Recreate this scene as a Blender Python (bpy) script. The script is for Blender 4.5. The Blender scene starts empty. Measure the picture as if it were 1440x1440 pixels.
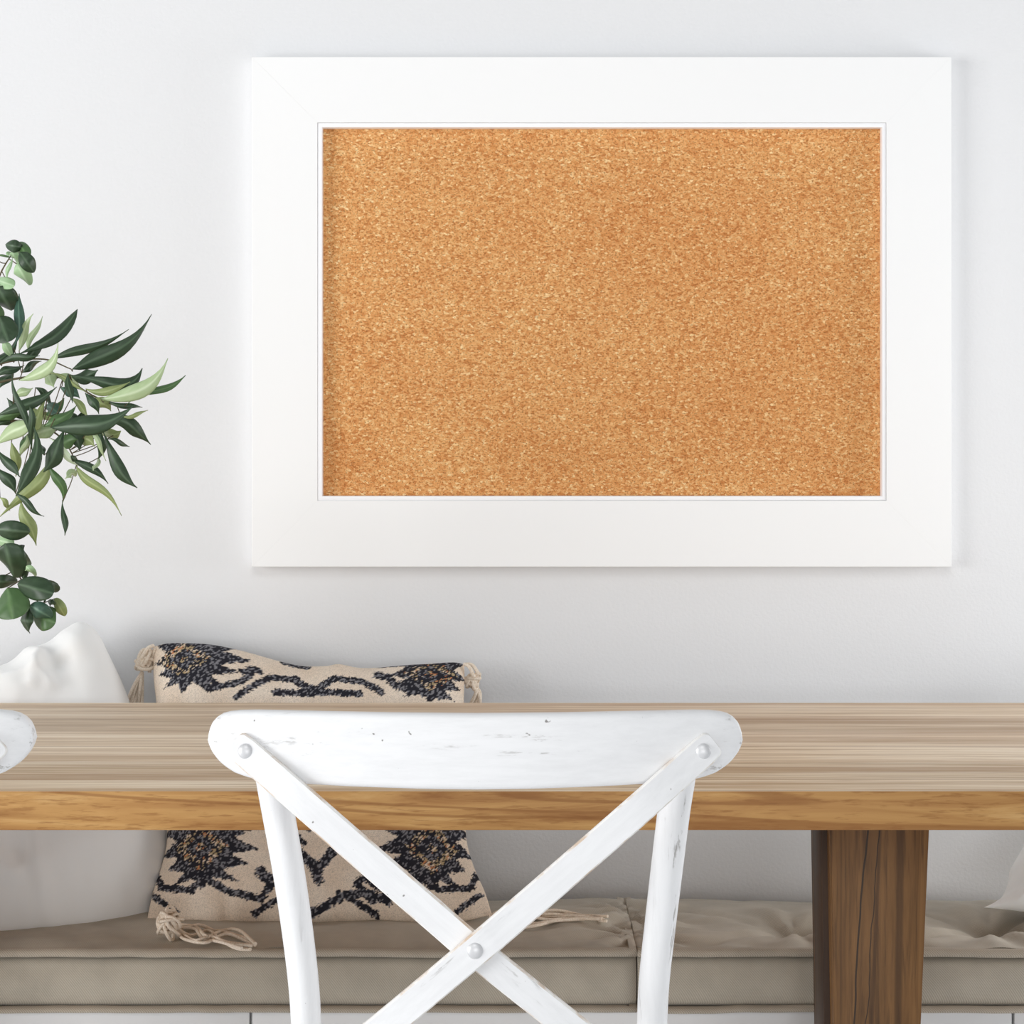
import bpy, bmesh, math, random
from mathutils import Vector, Matrix, noise

# ------------------------------------------------------------------ scene / camera
S = bpy.context.scene
COL = S.collection
F = 3079.0                 # focal length in pixels of the 1440 px frame
CAMH = 1.153               # eye height (m)
HOR = 620.0                # image row of the horizon
PI = math.pi

def W(px, py, d):          # point seen at (px,py) lying d metres in front of the camera
    return Vector(((px - 720.0) * d / F, d, CAMH - (py - HOR) * d / F))

cam = bpy.data.cameras.new('camera')
camo = bpy.data.objects.new('camera', cam)
COL.objects.link(camo)
camo.location = (0, 0, CAMH)
camo.rotation_euler = (PI / 2, 0, 0)
cam.sensor_width = 36.0
cam.lens = F * 36.0 / 1440.0
cam.shift_y = -(720.0 - HOR) / 1440.0
cam.clip_start = 0.05
S.camera = camo

# ------------------------------------------------------------------ materials
def srgb(r, g, b):
    f = lambda c: (c / 255 / 12.92) if c / 255 <= 0.04045 else ((c / 255 + 0.055) / 1.055) ** 2.4
    return (f(r), f(g), f(b), 1)

class Mat:
    def __init__(s, name, base=(.8, .8, .8, 1), rough=.6, spec=.5, metal=0):
        s.m = bpy.data.materials.new(name); s.m.use_nodes = True
        s.t = s.m.node_tree; s.b = s.t.nodes['Principled BSDF']
        s.b.inputs['Base Color'].default_value = base
        s.b.inputs['Roughness'].default_value = rough
        s.b.inputs['Specular IOR Level'].default_value = spec
        s.b.inputs['Metallic'].default_value = metal
    def n(s, typ, **kw):
        nd = s.t.nodes.new(typ)
        for k, v in kw.items():
            if k in nd.inputs: nd.inputs[k].default_value = v
            else: setattr(nd, k, v)
        return nd
    def l(s, a, b): s.t.links.new(a, b)
    def coord(s, scale=(1, 1, 1), rot=(0, 0, 0), which='Object'):
        tc = s.n('ShaderNodeTexCoord'); mp = s.n('ShaderNodeMapping')
        mp.inputs['Scale'].default_value = scale; mp.inputs['Rotation'].default_value = rot
        s.l(tc.outputs[which], mp.inputs['Vector']); return mp.outputs['Vector']
    def noise(s, vec, scale, detail=4, rough=.55, dist=0):
        nd = s.n('ShaderNodeTexNoise', Scale=scale, Detail=detail, Roughness=rough, Distortion=dist)
        s.l(vec, nd.inputs['Vector']); return nd.outputs['Fac']
    def ramp(s, fac, stops):
        r = s.n('ShaderNodeValToRGB'); e = r.color_ramp.elements
        while len(e) < len(stops): e.new(.5)
        for k, (p, c) in zip(e, stops): k.position = p; k.color = c
        s.l(fac, r.inputs['Fac']); return r.outputs['Color']
    def mix(s, fac, a, b, mode='MIX'):
        m = s.n('ShaderNodeMix', data_type='RGBA', blend_type=mode)
        for sock, v in ((m.inputs[0], fac), (m.inputs[6], a), (m.inputs[7], b)):
            if hasattr(v, 'is_output'): s.l(v, sock)
            else: sock.default_value = v
        return m.outputs[2]
    def base(s, c): s.l(c, s.b.inputs['Base Color'])
    def bump(s, h, strength=.2, dist=.002):
        b = s.n('ShaderNodeBump', Strength=strength, Distance=dist)
        s.l(h, b.inputs['Height']); s.l(b.outputs['Normal'], s.b.inputs['Normal'])

def g(v): return (v, v, v, 1)

def m_wall():
    M = Mat('wall_paint', (.80, .803, .815, 1), .75, .3)
    v = M.coord(); M.bump(M.noise(v, 170, 3, .6), .30, .002)
    return M.m
def m_floor():
    M = Mat('floor_boards', rough=.5)
    v = M.coord((2, 25, 1)); M.base(M.ramp(M.noise(v, 2, 5), [(.3, srgb(226, 228, 231)), (.7, srgb(240, 241, 243))]))
    return M.m
def m_cork():
    M = Mat('cork', rough=.85, spec=.2)
    v = M.coord((.8, 1, 1.15))
    vo = M.n('ShaderNodeTexVoronoi', Scale=300.0); M.l(v, vo.inputs['Vector'])
    sp = M.n('ShaderNodeSeparateColor'); M.l(vo.outputs['Color'], sp.inputs['Color'])
    c1 = M.ramp(sp.outputs[0], [(0, srgb(196, 128, 74)), (.22, srgb(216, 152, 92)), (.55, srgb(228, 170, 110)),
                                (.8, srgb(230, 178, 120)), (.93, srgb(238, 194, 138)), (1, srgb(250, 220, 168))])
    n1 = M.noise(v, 400, 3, .75)
    c2 = M.mix(M.ramp(n1, [(.385, g(.95)), (.455, g(0))]), c1, srgb(138, 92, 50))
    n2 = M.noise(v, 190, 2, .6)
    c3 = M.mix(M.ramp(n2, [(.62, g(0)), (.72, g(.7))]), c2, srgb(242, 202, 146))
    big = M.noise(v, 4.0, 4, .6)
    c4 = M.mix(.55, c3, M.ramp(big, [(.3, srgb(230, 205, 180)), (.7, srgb(255, 255, 250))]), 'MULTIPLY')
    M.base(c4); M.bump(n1, .25, .001)
    return M.m
def m_frame():
    return Mat('white_frame_paint', (.93, .93, .93, 1), .35, .35).m
def m_lip():
    return Mat('white_lip_paint', (.95, .95, .97, 1), .3, .4).m
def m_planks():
    M = Mat('glare_washed_planks', rough=.5, spec=.3)  # washout from glancing light is painted into the paler plank colour
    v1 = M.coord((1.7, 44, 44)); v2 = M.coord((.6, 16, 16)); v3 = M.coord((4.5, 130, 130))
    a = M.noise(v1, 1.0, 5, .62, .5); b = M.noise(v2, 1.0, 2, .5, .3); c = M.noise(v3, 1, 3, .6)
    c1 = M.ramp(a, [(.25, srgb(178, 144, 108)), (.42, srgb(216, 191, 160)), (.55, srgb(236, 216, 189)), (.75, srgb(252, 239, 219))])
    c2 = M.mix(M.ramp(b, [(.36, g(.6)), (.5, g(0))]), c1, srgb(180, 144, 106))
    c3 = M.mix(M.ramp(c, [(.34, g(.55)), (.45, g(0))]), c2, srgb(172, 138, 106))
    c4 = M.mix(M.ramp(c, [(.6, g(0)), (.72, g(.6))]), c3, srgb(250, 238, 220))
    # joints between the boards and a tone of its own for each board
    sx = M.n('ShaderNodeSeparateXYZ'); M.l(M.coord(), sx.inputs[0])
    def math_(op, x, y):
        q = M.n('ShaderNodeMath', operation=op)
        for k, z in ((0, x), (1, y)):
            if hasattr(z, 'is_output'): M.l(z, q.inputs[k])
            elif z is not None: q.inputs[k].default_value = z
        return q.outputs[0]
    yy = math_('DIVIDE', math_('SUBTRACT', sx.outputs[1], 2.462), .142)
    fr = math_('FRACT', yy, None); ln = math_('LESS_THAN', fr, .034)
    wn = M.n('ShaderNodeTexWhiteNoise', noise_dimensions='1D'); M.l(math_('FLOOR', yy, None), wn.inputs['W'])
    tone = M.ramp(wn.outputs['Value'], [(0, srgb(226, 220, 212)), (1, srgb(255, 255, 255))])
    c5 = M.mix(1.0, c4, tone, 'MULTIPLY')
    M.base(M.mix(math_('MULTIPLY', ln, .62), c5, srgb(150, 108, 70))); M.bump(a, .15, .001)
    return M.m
def m_oak(name, scale, cols, fine, crack=False):
    M = Mat(name, rough=.5, spec=.3)
    v = M.coord(scale); vf = M.coord(fine); vw = M.coord(tuple(x * .35 for x in scale))
    a = M.noise(v, 1.0, 5, .62, 1.6); f = M.noise(vf, 1, 3, .6)
    w = M.noise(vw, 1.0, 1, .5, .9)
    s = M.n('ShaderNodeMath', operation='MULTIPLY'); s.inputs[1].default_value = 30; M.l(w, s.inputs[0])
    si = M.n('ShaderNodeMath', operation='SINE'); M.l(s.outputs[0], si.inputs[0])
    c1 = M.ramp(a, [(.26, cols[0]), (.42, cols[1]), (.58, cols[2]), (.78, cols[3])])
    c2 = M.mix(M.ramp(si.outputs[0], [(.74, g(0)), (.97, g(.62))]), c1, cols[0])
    c3 = M.mix(M.ramp(f, [(.33, g(.55)), (.47, g(0))]), c2, cols[0])
    if crack:                                       # drying cracks that run down the leg
        sx = M.n('ShaderNodeSeparateXYZ'); M.l(M.coord(), sx.inputs[0])
        for off, slope, ns, wid, zr in ((.4165, .06, 5.0, .0011, 9), (.433, .075, 7.0, .0006, 9)):
            wn = M.noise(M.coord((.01, .01, ns)), 1.0, 3, .55)
            q = [M.n('ShaderNodeMath', operation=o_) for o_ in ('MULTIPLY_ADD', 'MULTIPLY_ADD', 'SUBTRACT', 'ABSOLUTE', 'LESS_THAN', 'MULTIPLY')]
            M.l(sx.outputs[2], q[0].inputs[0]); q[0].inputs[1].default_value = slope; q[0].inputs[2].default_value = off - slope * .705 - .007
            M.l(wn, q[1].inputs[0]); q[1].inputs[1].default_value = .022; M.l(q[0].outputs[0], q[1].inputs[2])
            M.l(sx.outputs[0], q[2].inputs[0]); M.l(q[1].outputs[0], q[2].inputs[1]); M.l(q[2].outputs[0], q[3].inputs[0])
            M.l(q[3].outputs[0], q[4].inputs[0]); q[4].inputs[1].default_value = wid
            M.l(q[4].outputs[0], q[5].inputs[0]); q[5].inputs[1].default_value = .85
            c3 = M.mix(q[5].outputs[0], c3, (.012, .007, .004, 1))
    M.base(c3); M.bump(f, .15, .001)
    return M.m
def m_paint(name, lng, rot=0.0):
    # distressed white paint: scratches along the grain and a few bare specks
    M = Mat(name, rough=.45, spec=.3)
    def grain(k):
        mp = M.n('ShaderNodeMapping'); mp.inputs['Scale'].default_value = tuple(q * k for q in lng)
        M.l(M.coord((1, 1, 1), (0, rot, 0)), mp.inputs['Vector']); return mp.outputs['Vector']
    a = M.noise(grain(1.0), 1.0, 5, .7); sel = M.noise(grain(.22), 1, 3, .6); sp = M.noise(M.coord(), 95, 2, .5)
    base = M.mix(M.ramp(a, [(.32, g(.5)), (.6, g(0))]), srgb(238, 238, 239), srgb(224, 224, 225))
    f1 = M.ramp(a, [(.36, g(.8)), (.42, g(0))]); f2 = M.ramp(sel, [(.53, g(0)), (.62, g(1))])
    c1 = M.mix(M.mix(1.0, f1, f2, 'MULTIPLY'), base, srgb(158, 154, 150))
    c2 = M.mix(M.ramp(sp, [(.235, g(.85)), (.265, g(0))]), c1, srgb(112, 106, 102))
    M.base(c2); M.bump(a, .08, .001)
    return M.m
def m_edge():
    M = Mat('worn_paint_edge', rough=.5)
    v = M.coord((40, 40, 40))
    M.base(M.ramp(M.noise(v, 1, 4), [(.36, srgb(206, 184, 162)), (.52, srgb(236, 234, 231))]))
    return M.m
def m_metal():
    return Mat('dull_painted_steel', (.70, .70, .71, 1), .42, .5, .35).m
def m_twill(name, c0, c1, strength=.5):
    M = Mat(name, rough=.95, spec=.12)
    sx = M.n('ShaderNodeSeparateXYZ'); M.l(M.coord(), sx.inputs[0])
    ad = M.n('ShaderNodeMath', operation='ADD'); M.l(sx.outputs[1], ad.inputs[0]); M.l(sx.outputs[2], ad.inputs[1])
    cb_ = M.n('ShaderNodeCombineXYZ'); M.l(sx.outputs[0], cb_.inputs[0]); M.l(ad.outputs[0], cb_.inputs[2])
    mp = M.n('ShaderNodeMapping'); mp.inputs['Rotation'].default_value = (0, math.radians(38), 0); M.l(cb_.outputs[0], mp.inputs[0])
    wv = M.n('ShaderNodeTexWave', Scale=112.0, Distortion=.8, Detail=2.0); wv.bands_direction = 'X'
    M.l(mp.outputs[0], wv.inputs['Vector'])
    v2 = M.coord((1, 1, 1)); n = M.noise(v2, 900, 2, .6); big = M.noise(v2, 16, 4, .6)
    c = M.ramp(wv.outputs['Fac'], [(.1, c0), (.9, c1)])
    cc = M.mix(M.ramp(n, [(.3, g(.35)), (.5, g(0))]), c, c0)
    M.base(M.mix(.6, cc, M.ramp(big, [(.35, g(.80)), (.62, g(1.0))]), 'MULTIPLY')); M.bump(wv.outputs['Fac'], strength, .0006)
    M.b.inputs['Sheen Weight'].default_value = .15
    return M.m
def m_cotton():
    M = Mat('white_cotton', (.92, .92, .91, 1), .8, .25)
    v = M.coord(); M.bump(M.noise(v, 1400, 2), .08, .0004)
    M.b.inputs['Sheen Weight'].default_value = .1
    return M.m
def m_attr(name, rough=.9, spec=.15, bump=None):
    M = Mat(name, rough=rough, spec=spec)
    a = M.n('ShaderNodeVertexColor', layer_name='Col')
    if bump:
        v = M.coord(); n = M.noise(v, bump, 2, .6)
        M.base(M.mix(M.ramp(n, [(.3, g(.35)), (.55, g(0))]), a.outputs['Color'], (.06, .05, .045, 1), 'MULTIPLY'))
        M.bump(n, .5, .001)
    else:
        M.base(a.outputs['Color'])
    return M
def m_cord():
    M = Mat('cotton_cord', rough=.9, spec=.1)
    v = M.coord(); n = M.noise(v, 420, 2)
    M.base(M.ramp(n, [(.35, srgb(226, 209, 189)), (.6, srgb(243, 230, 214))]))
    return M.m

MT = dict(
    wall=m_wall(), floor=m_floor(), cork=m_cork(), frame=m_frame(), lip=m_lip(), planks=m_planks(),
    oak=m_oak('oak_edge', (2.6, 2.6, 34), [srgb(132, 84, 40), srgb(168, 122, 70), srgb(184, 140, 84), srgb(206, 168, 114)], (30, 30, 260)),
    leg_shade=m_oak('shaded_leg_wood', (30, 30, 1.5), [srgb(56, 34, 14), srgb(98, 67, 34), srgb(118, 83, 46), srgb(140, 103, 62)], (170, 170, 8), True),  # leg wood coloured darker to carry the shade under the tabletop
    slot_shade=m_oak('slot_shade_wood', (30, 30, 1.5), [srgb(30, 17, 8), srgb(44, 27, 13), srgb(54, 34, 17), srgb(66, 44, 24)], (170, 170, 8)),  # near-black core colour stands in for shadow in the leg's slot
    paint=m_paint('white_paint_rail', (13, 110, 110)), paint_post=m_paint('white_paint_post', (110, 110, 11)), paint_down=m_paint('white_paint_brace_down', (13, 110, 110), math.radians(-41)), paint_rise=m_paint('white_paint_brace_rise', (13, 110, 110), math.radians(41)), edge=m_edge(), metal=m_metal(),
    taupe=m_twill('taupe_twill', srgb(178, 169, 154), srgb(200, 192, 178), .3),
    taupe_seam=m_twill('taupe_seam_twill', srgb(172, 161, 145), srgb(200, 190, 175), .4),
    cotton=m_cotton(), cord=m_cord(), cabinet=Mat('white_cabinet_paint', (.82, .82, .825, 1), .4, .35).m,
    dark=Mat('dark_gap', (.03, .03, .03, 1), .9).m, ceramic=Mat('white_ceramic', (.85, .85, .84, 1), .25).m,
    stem=Mat('olive_stem', srgb(92, 82, 58), .7).m)
MK = m_attr('kilim_weave', .95, .1, 700); MT['kilim'] = MK.m
ML = m_attr('leaf', .42, .4); MT['leaf'] = ML.m
ML.b.inputs['Transmission Weight'].default_value = 0.0

# ------------------------------------------------------------------ object helpers
def link(name, me, mats, parent=None, smooth=40):
    for p in me.polygons: p.use_smooth = smooth != 0
    if smooth and smooth < 179:
        me.set_sharp_from_angle(angle=math.radians(smooth))
    o = bpy.data.objects.new(name, me)
    for m in (mats if isinstance(mats, (list, tuple)) else [mats]): me.materials.append(MT[m])
    COL.objects.link(o)
    if parent: o.parent = parent; o.matrix_parent_inverse = parent.matrix_world.inverted()
    return o
def empty(name, loc, label, cat, group=None):
    o = bpy.data.objects.new(name, None); COL.objects.link(o)
    o.location = loc; o.empty_display_size = .05
    o['label'] = label; o['category'] = cat
    if group: o['group'] = group
    o.matrix_world = Matrix.Translation(Vector(loc))
    return o
def mesh(vs, fs, fix=True):
    me = bpy.data.meshes.new('mesh'); me.from_pydata([tuple(v) for v in vs], [], fs)
    if fix:
        bm = bmesh.new(); bm.from_mesh(me); bmesh.ops.recalc_face_normals(bm, faces=bm.faces); bm.to_mesh(me); bm.free()
    me.update(); return me
def boxes(lst, bev=.002, seg=2):
    bm = bmesh.new()
    for (x0, x1, y0, y1, z0, z1) in lst:
        r = bmesh.ops.create_cube(bm, size=1.0)
        for v in r['verts']:
            v.co = ((x0 + x1) / 2 + v.co.x * (x1 - x0), (y0 + y1) / 2 + v.co.y * (y1 - y0), (z0 + z1) / 2 + v.co.z * (z1 - z0))
    if bev: bmesh.ops.bevel(bm, geom=list(bm.edges), offset=bev, segments=seg, profile=.5, affect='EDGES')
    me = bpy.data.meshes.new('mesh'); bm.to_mesh(me); bm.free(); return me
def loft(rings, cap=True):           # rings of equal point counts -> closed surface
    n = len(rings[0]); vs = [p for r in rings for p in r]; fs = []
    for i in range(len(rings) - 1):
        for k in range(n):
            a = i * n + k; b = i * n + (k + 1) % n
            fs.append((a, b, b + n, a + n))
    if cap:
        fs.append(tuple(range(n))); fs.append(tuple((len(rings) - 1) * n + k for k in range(n)))
    return vs, fs
def crom(pts, n):                     # Catmull-Rom resample (tuples or Vectors)
    P = [Vector(p) for p in pts]; P = [P[0] * 2 - P[1]] + P + [P[-1] * 2 - P[-2]]
    out = []; m = len(P) - 3
    for i in range(n):
        t = i / (n - 1) * m; k = min(int(t), m - 1); u = t - k
        a, b, c, d = P[k:k + 4]
        out.append(.5 * ((2 * b) + (c - a) * u + (2 * a - 5 * b + 4 * c - d) * u * u + (3 * b - a - 3 * c + d) * u ** 3))
    return out
def tube_geo(pts, rad, n=8, ell=None):
    pts = [Vector(p) for p in pts]; rings = []; up = None
    for i, p in enumerate(pts):
        t = (pts[min(i + 1, len(pts) - 1)] - pts[max(i - 1, 0)])
        if t.length < 1e-9: t = Vector((0, 0, 1))
        t.normalize()
        if up is None:
            up = Vector((0, 1, 0)) if abs(t.y) < .9 else Vector((1, 0, 0))
        a = (up - t * up.dot(t)).normalized(); b = t.cross(a); up = a
        r = rad[i] if isinstance(rad, (list, tuple)) else rad
        rings.append([p + (a * math.cos(2 * PI * k / n) + b * math.sin(2 * PI * k / n)) * r for k in range(n)])
    return loft(rings)
class Acc:
    def __init__(s): s.v = []; s.f = []; s.c = []
    def add(s, vf, col=None):
        o = len(s.v); s.v += list(vf[0]); s.f += [tuple(i + o for i in f) for f in vf[1]]
        if col is not None: s.c += (col if isinstance(col, list) else [col] * len(vf[0]))
        return s
    def mesh(s, fix=True):
        me = mesh(s.v, s.f, fix)
        if s.c:
            a = me.color_attributes.new('Col', 'FLOAT_COLOR', 'POINT')
            a.data.foreach_set('color', [x for c in s.c for x in c])
        return me
def lerp_tab(tab, x):
    for (a, va), (b, vb) in zip(tab, tab[1:]):
        if x <= b: return va + (vb - va) * (x - a) / (b - a)
    return tab[-1][1]

# ------------------------------------------------------------------ the setting
WALL = 3.665
def struct(name, me, mat, smooth=40):
    o = link(name, me, mat, None, smooth); o['kind'] = 'structure'; return o
struct('floor', boxes([(-4.0, 4.0, -2.0, WALL, -.1, 0)], 0), 'floor')
struct('wall_back', boxes([(-4.0, 4.0, WALL, WALL + .12, 0, 2.9)], 0), 'wall')

# ------------------------------------------------------------------ cork board on the wall
FR = 3.635
cb = empty('cork_board', W(846, 797, FR + .012), 'framed cork pin board with wide white frame hung on the white wall', 'pin board')
def wx(px, d=FR): return (px - 720) * d / F
def wz(py, d=FR): return CAMH - (py - HOR) * d / F
X0, X1, Z0, Z1 = wx(354), wx(1338), wz(797), wz(80)
x0, x1, z0, z1 = wx(446.5), wx(1246.5), wz(704), wz(172.5)
def mitre(a, b, c, d, y0, y1):       # one mitred rail: quad a,b,c,d in xz
    q = [a, b, c, d]
    return [Vector((p[0], y0, p[1])) for p in q] + [Vector((p[0], y1, p[1])) for p in q]
bm = bmesh.new()
e = .00004
for q in ([(X0 + e, Z1), (X1 - e, Z1), (x1 - e, z1), (x0 + e, z1)], [(X0 + e, Z0), (X1 - e, Z0), (x1 - e, z0), (x0 + e, z0)],
          [(X0, Z0 + e), (X0, Z1 - e), (x0, z1 - e), (x0, z0 + e)], [(X1, Z0 + e), (X1, Z1 - e), (x1, z1 - e), (x1, z0 + e)]):
    vs = [bm.verts.new(p) for p in mitre(*q, FR, WALL)]
    for f in ((0, 1, 2, 3), (7, 6, 5, 4), (0, 4, 5, 1), (1, 5, 6, 2), (2, 6, 7, 3), (3, 7, 4, 0)):
        bm.faces.new([vs[i] for i in f])
bmesh.ops.recalc_face_normals(bm, faces=bm.faces)
bmesh.ops.bevel(bm, geom=[ed for ed in bm.edges if all(v.co.y < FR + .001 for v in ed.verts) and min(abs(ed.verts[0].co.x - ed.verts[1].co.x), abs(ed.verts[0].co.z - ed.verts[1].co.z)) < .001], offset=.0006, segments=2, profile=.5, affect='EDGES')
me = bpy.data.meshes.new('mesh'); bm.to_mesh(me); bm.free()
link('frame', me, 'frame', cb, 0)
lx0, lx1, lz0, lz1 = wx(453), wx(1240.5), wz(697.5), wz(179)
def rim(a0, a1, b0, b1, c0, c1, d0, d1, y0, y1, bev):
    # rectangular ring: outer a0..a1 x b0..b1, inner c0..c1 x d0..d1
    vs = []; fs = []
    for y in (y0, y1):
        vs += [(a0, y, b0), (a1, y, b0), (a1, y, b1), (a0, y, b1), (c0, y, d0), (c1, y, d0), (c1, y, d1), (c0, y, d1)]
    for k in range(4):
        j = (k + 1) % 4
        fs += [(k, j, j + 4, k + 4), (8 + k, 8 + j, 12 + j, 12 + k), (k, j, 8 + j, 8 + k), (4 + k, 4 + j, 12 + j, 12 + k)]
    me = mesh(vs, fs); bm = bmesh.new(); bm.from_mesh(me)
    bmesh.ops.bevel(bm, geom=[ed for ed in bm.edges if all(v.co.y < y0 + 1e-5 for v in ed.verts)], offset=bev, segments=2, profile=.5, affect='EDGES')
    bm.to_mesh(me); bm.free(); return me
link('inner_lip', rim(x0 + .0002, x1 - .0002, z0 + .0002, z1 - .0002, lx0, lx1, lz0, lz1, FR + .0012, WALL - .001, .0012), 'lip', cb)
link('cork_panel', boxes([(lx0 + .0001, lx1 - .0001, FR + .020, WALL - .002, lz0 + .0001, lz1 - .0001)], 0), 'cork', cb)

# ------------------------------------------------------------------ dining table
TX0, TX1, TY0, TY1, TZ, TT = -1.36, .83, 2.52, 3.37, .75, .0452
tb = empty('dining_table', ((TX0 + TX1) / 2, (TY0 + TY1) / 2, 0), 'long wooden dining table with planked top paled as by glare, honey edge and shade-dark leg', 'table')
me = boxes([(TX0, TX1, TY0, TY1, TZ - TT, TZ)], .0015)
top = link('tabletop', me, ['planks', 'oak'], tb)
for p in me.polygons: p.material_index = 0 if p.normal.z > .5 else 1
def table_leg(pieces):
    # beam leg: front plank, core block darkened as slot shadow and rear plank, all tapering to the floor
    bm = bmesh.new()
    def seg(a, b, c, d):
        k = .018 / .705
        r = bmesh.ops.create_cube(bm, size=1.0)
        for v in r['verts']:
            t = (.5 - v.co.z)                       # 0 top .. 1 floor
            x = a + t * .012 if v.co.x < 0 else b - t * .030
            v.co = (x, c if v.co.y < 0 else d, (TZ - TT) * (1 - t))
        return r
    [seg(a, b, c, d) for a, b, c, d in pieces]
    bmesh.ops.bevel(bm, geom=list(bm.edges), offset=.0016, segments=2, profile=.5, affect='EDGES')
    me = bpy.data.meshes.new('mesh'); bm.to_mesh(me); bm.free(); return me
lf = .3785; lr = (1307.5 - 720) * 2.60 / F
def add_leg(xa, xb, y0, y1):
    lg = link('leg', table_leg([(xa, xb, y0, y0 + .034), (xa - .004, xb, y1 - .03, y1)]), 'leg_shade', tb)
    link('leg_core_shade', table_leg([(xa - .0075, xb - .012, y0 + .0345, y1 - .0305)]), 'slot_shade', lg)
add_leg(lf, lr, 2.60, 2.738)
add_leg(-1.0, -.88, 2.60, 2.738)
add_leg(.438, .552, 3.06, 3.195)
add_leg(-1.05, -.93, 3.06, 3.195)

# ------------------------------------------------------------------ x-back chair
DC, BOW, CX = 2.03, .042, 668.5
UT = [(0, 1038), (1, 1028), (3, 1021), (6, 1014.5), (12, 1008), (20, 1003), (30, 1000.3), (45, 998.7), (70, 998.3), (150, 1000), (250, 1002), (375, 1003)]
UB = [(0, 1039), (1, 1046), (3, 1051), (6, 1057), (14, 1068), (24, 1077), (38, 1086), (55, 1092), (75, 1096.5), (110, 1100), (200, 1105), (300, 1108.5), (375, 1109.5)]
def rail_y(px): return DC - BOW * (1 - ((px - CX) / 374.5) ** 2)
def make_chair():
    root = empty('dining_chair', (wx(CX, DC), DC + .2, 0),
                 'white painted cross-back wooden chair in full view before the table', 'chair', 'white cross-back chairs')
    # top rail
    us = [0, .4, 1, 2, 3, 4.5, 6, 9, 12, 16, 20, 25, 30, 37, 45, 55, 70, 90, 110] + list(range(130, 375, 18)) + [374.5]
    xs = [(CX - 374.5 + u, u) for u in us] + [(CX + 374.5 - u, u) for u in reversed(us[:-1])]
    rings = []
    for px, u in xs:
        d = rail_y(px); a = W(px, lerp_tab(UT, u), d); b = W(px, lerp_tab(UB, u), d)
        h = max((a.z - b.z) / 2, .0006); zc = (a.z + b.z) / 2; th = .0095; r = min(.006, h * .9)
        ring = []
        for cy, cz, a0 in ((1, 1, 0), (-1, 1, 90), (-1, -1, 180), (1, -1, 270)):
            for k in range(5):
                an = math.radians(a0 + k * 22.5)
                ring.append(Vector((a.x, d + cy * (th - .006) + .006 * math.cos(an), zc + cz * (h - r) + r * math.sin(an))))
        rings.append(ring)
    link('top_rail', mesh(*loft(rings)), 'paint', root, 60)
    # rear posts (run on as rear legs)
    py = DC - .0095 + .0165
    for pts in ([(379, 1062), (383, 1095), (392, 1147), (405, 1220), (417, 1300), (426.5, 1379), (430.5, 1440), (433, 1520), (434, 1640)],
                [(958, 1062), (954.5, 1095), (948, 1138), (938, 1220), (928.5, 1300), (920, 1379), (917, 1440), (914, 1520), (913, 1640)]):
        P = []
        for (a, b) in pts: P.append(W(a, b, py + max(0, b - 1100) * .00006))
        sx = -1 if pts[0][0] < CX else 1
        P += [P[-1] + Vector((sx * .008, .0, -.2)), Vector((P[-1].x + sx * .03, P[-1].y - .05, 0))]
        C = crom(P, 60); n = len(C)
        R = [.0158 - .0016 * min(1, i / (n * .6)) for i in range(n)]
        R[0] = .011
        link('rear_post', mesh(*tube_geo(C, R, 20)), 'paint_post', root, 60)
    # crossed braces
    def brace(pts, yoff, paint, name='cross_brace'):
        P = []
        for i, (a, b, dy) in enumerate(pts): P.append(W(a, b, dy + yoff))
        C = crom(P, 40); n = len(C)
        L = [0]
        for i in range(1, n): L.append(L[-1] + (C[i] - C[i - 1]).length)
        rings = []; hw0 = .0138; th = .0042; b = .0013
        ext = [(-.0085, .62), (-.0075, .78), (-.005, .92)]
        def ring(p, t, hw):
            w = Vector((-t.z, 0, t.x)).normalized(); y = Vector((0, 1, 0))
            pr = [(hw, th - b), (hw - b, th), (-hw + b, th), (-hw, th - b), (-hw, -th + b), (-hw + b, -th), (hw - b, -th), (hw, -th + b)]
            return [p + w * u + y * v for u, v in pr]
        t0 = (C[1] - C[0]).normalized()
        for dd, k in ext: rings.append(ring(C[0] + t0 * (dd - .006), t0, hw0 * k))
        for i in range(n):
            t = (C[min(i + 1, n - 1)] - C[max(i - 1, 0)]).normalized()
            rings.append(ring(C[i], t, hw0))
        me = mesh(*loft(rings))
        o = link(name, me, [paint, 'edge'], root, 30)
        for p in me.polygons:
            if abs(p.normal.y) < .85 and p.area < 1: p.material_index = 1
        return o
    y_end = rail_y(345) - .0095 - .0042
    yA = [y_end, 1.9875, 1.985, 1.984, 1.984, 1.994, 2.016]
    brace([(345.5, 1057, yA[0]), (428, 1129, yA[1]), (508, 1199, yA[2]), (620, 1296, yA[3]), (668, 1337, yA[4]), (795, 1438, yA[5]), (892, 1513, yA[6])], 0, 'paint_down')
    yB = [y_end, 1.9875, 1.983, 1.9775, 1.9752, 1.985, 2.012]
    brace([(988.5, 1057, yB[0]), (908, 1129, yB[1]), (828, 1199, yB[2]), (716, 1296, yB[3]), (668, 1337, yB[4]), (547, 1438, yB[5]), (452, 1513, yB[6])], 0, 'paint_rise')
    # rivets
    for (a, b, d, r) in ((345.5, 1057, y_end - .0042, .0074), (988.5, 1057, y_end - .0042, .0074), (668, 1337, yB[4] - .0042, .0077)):
        c = W(a, b, d); rings = []
        for k in range(8):
            an = k / 7 * PI / 2
            rr = max(r * math.cos(an), .0002); yy = d + .001 - .0042 * math.sin(an)
            rings.append([Vector((c.x + rr * math.cos(q * PI / 12), yy, c.z + rr * math.sin(q * PI / 12))) for q in range(24)])
        o = link('rivet', mesh(*loft(rings)), 'metal', root, 80)
        o['label'] = 'round steel rivet head'
    # seat, front legs, stretchers (below the photo's edge)
    cx = root.location.x
    vs = []
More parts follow.
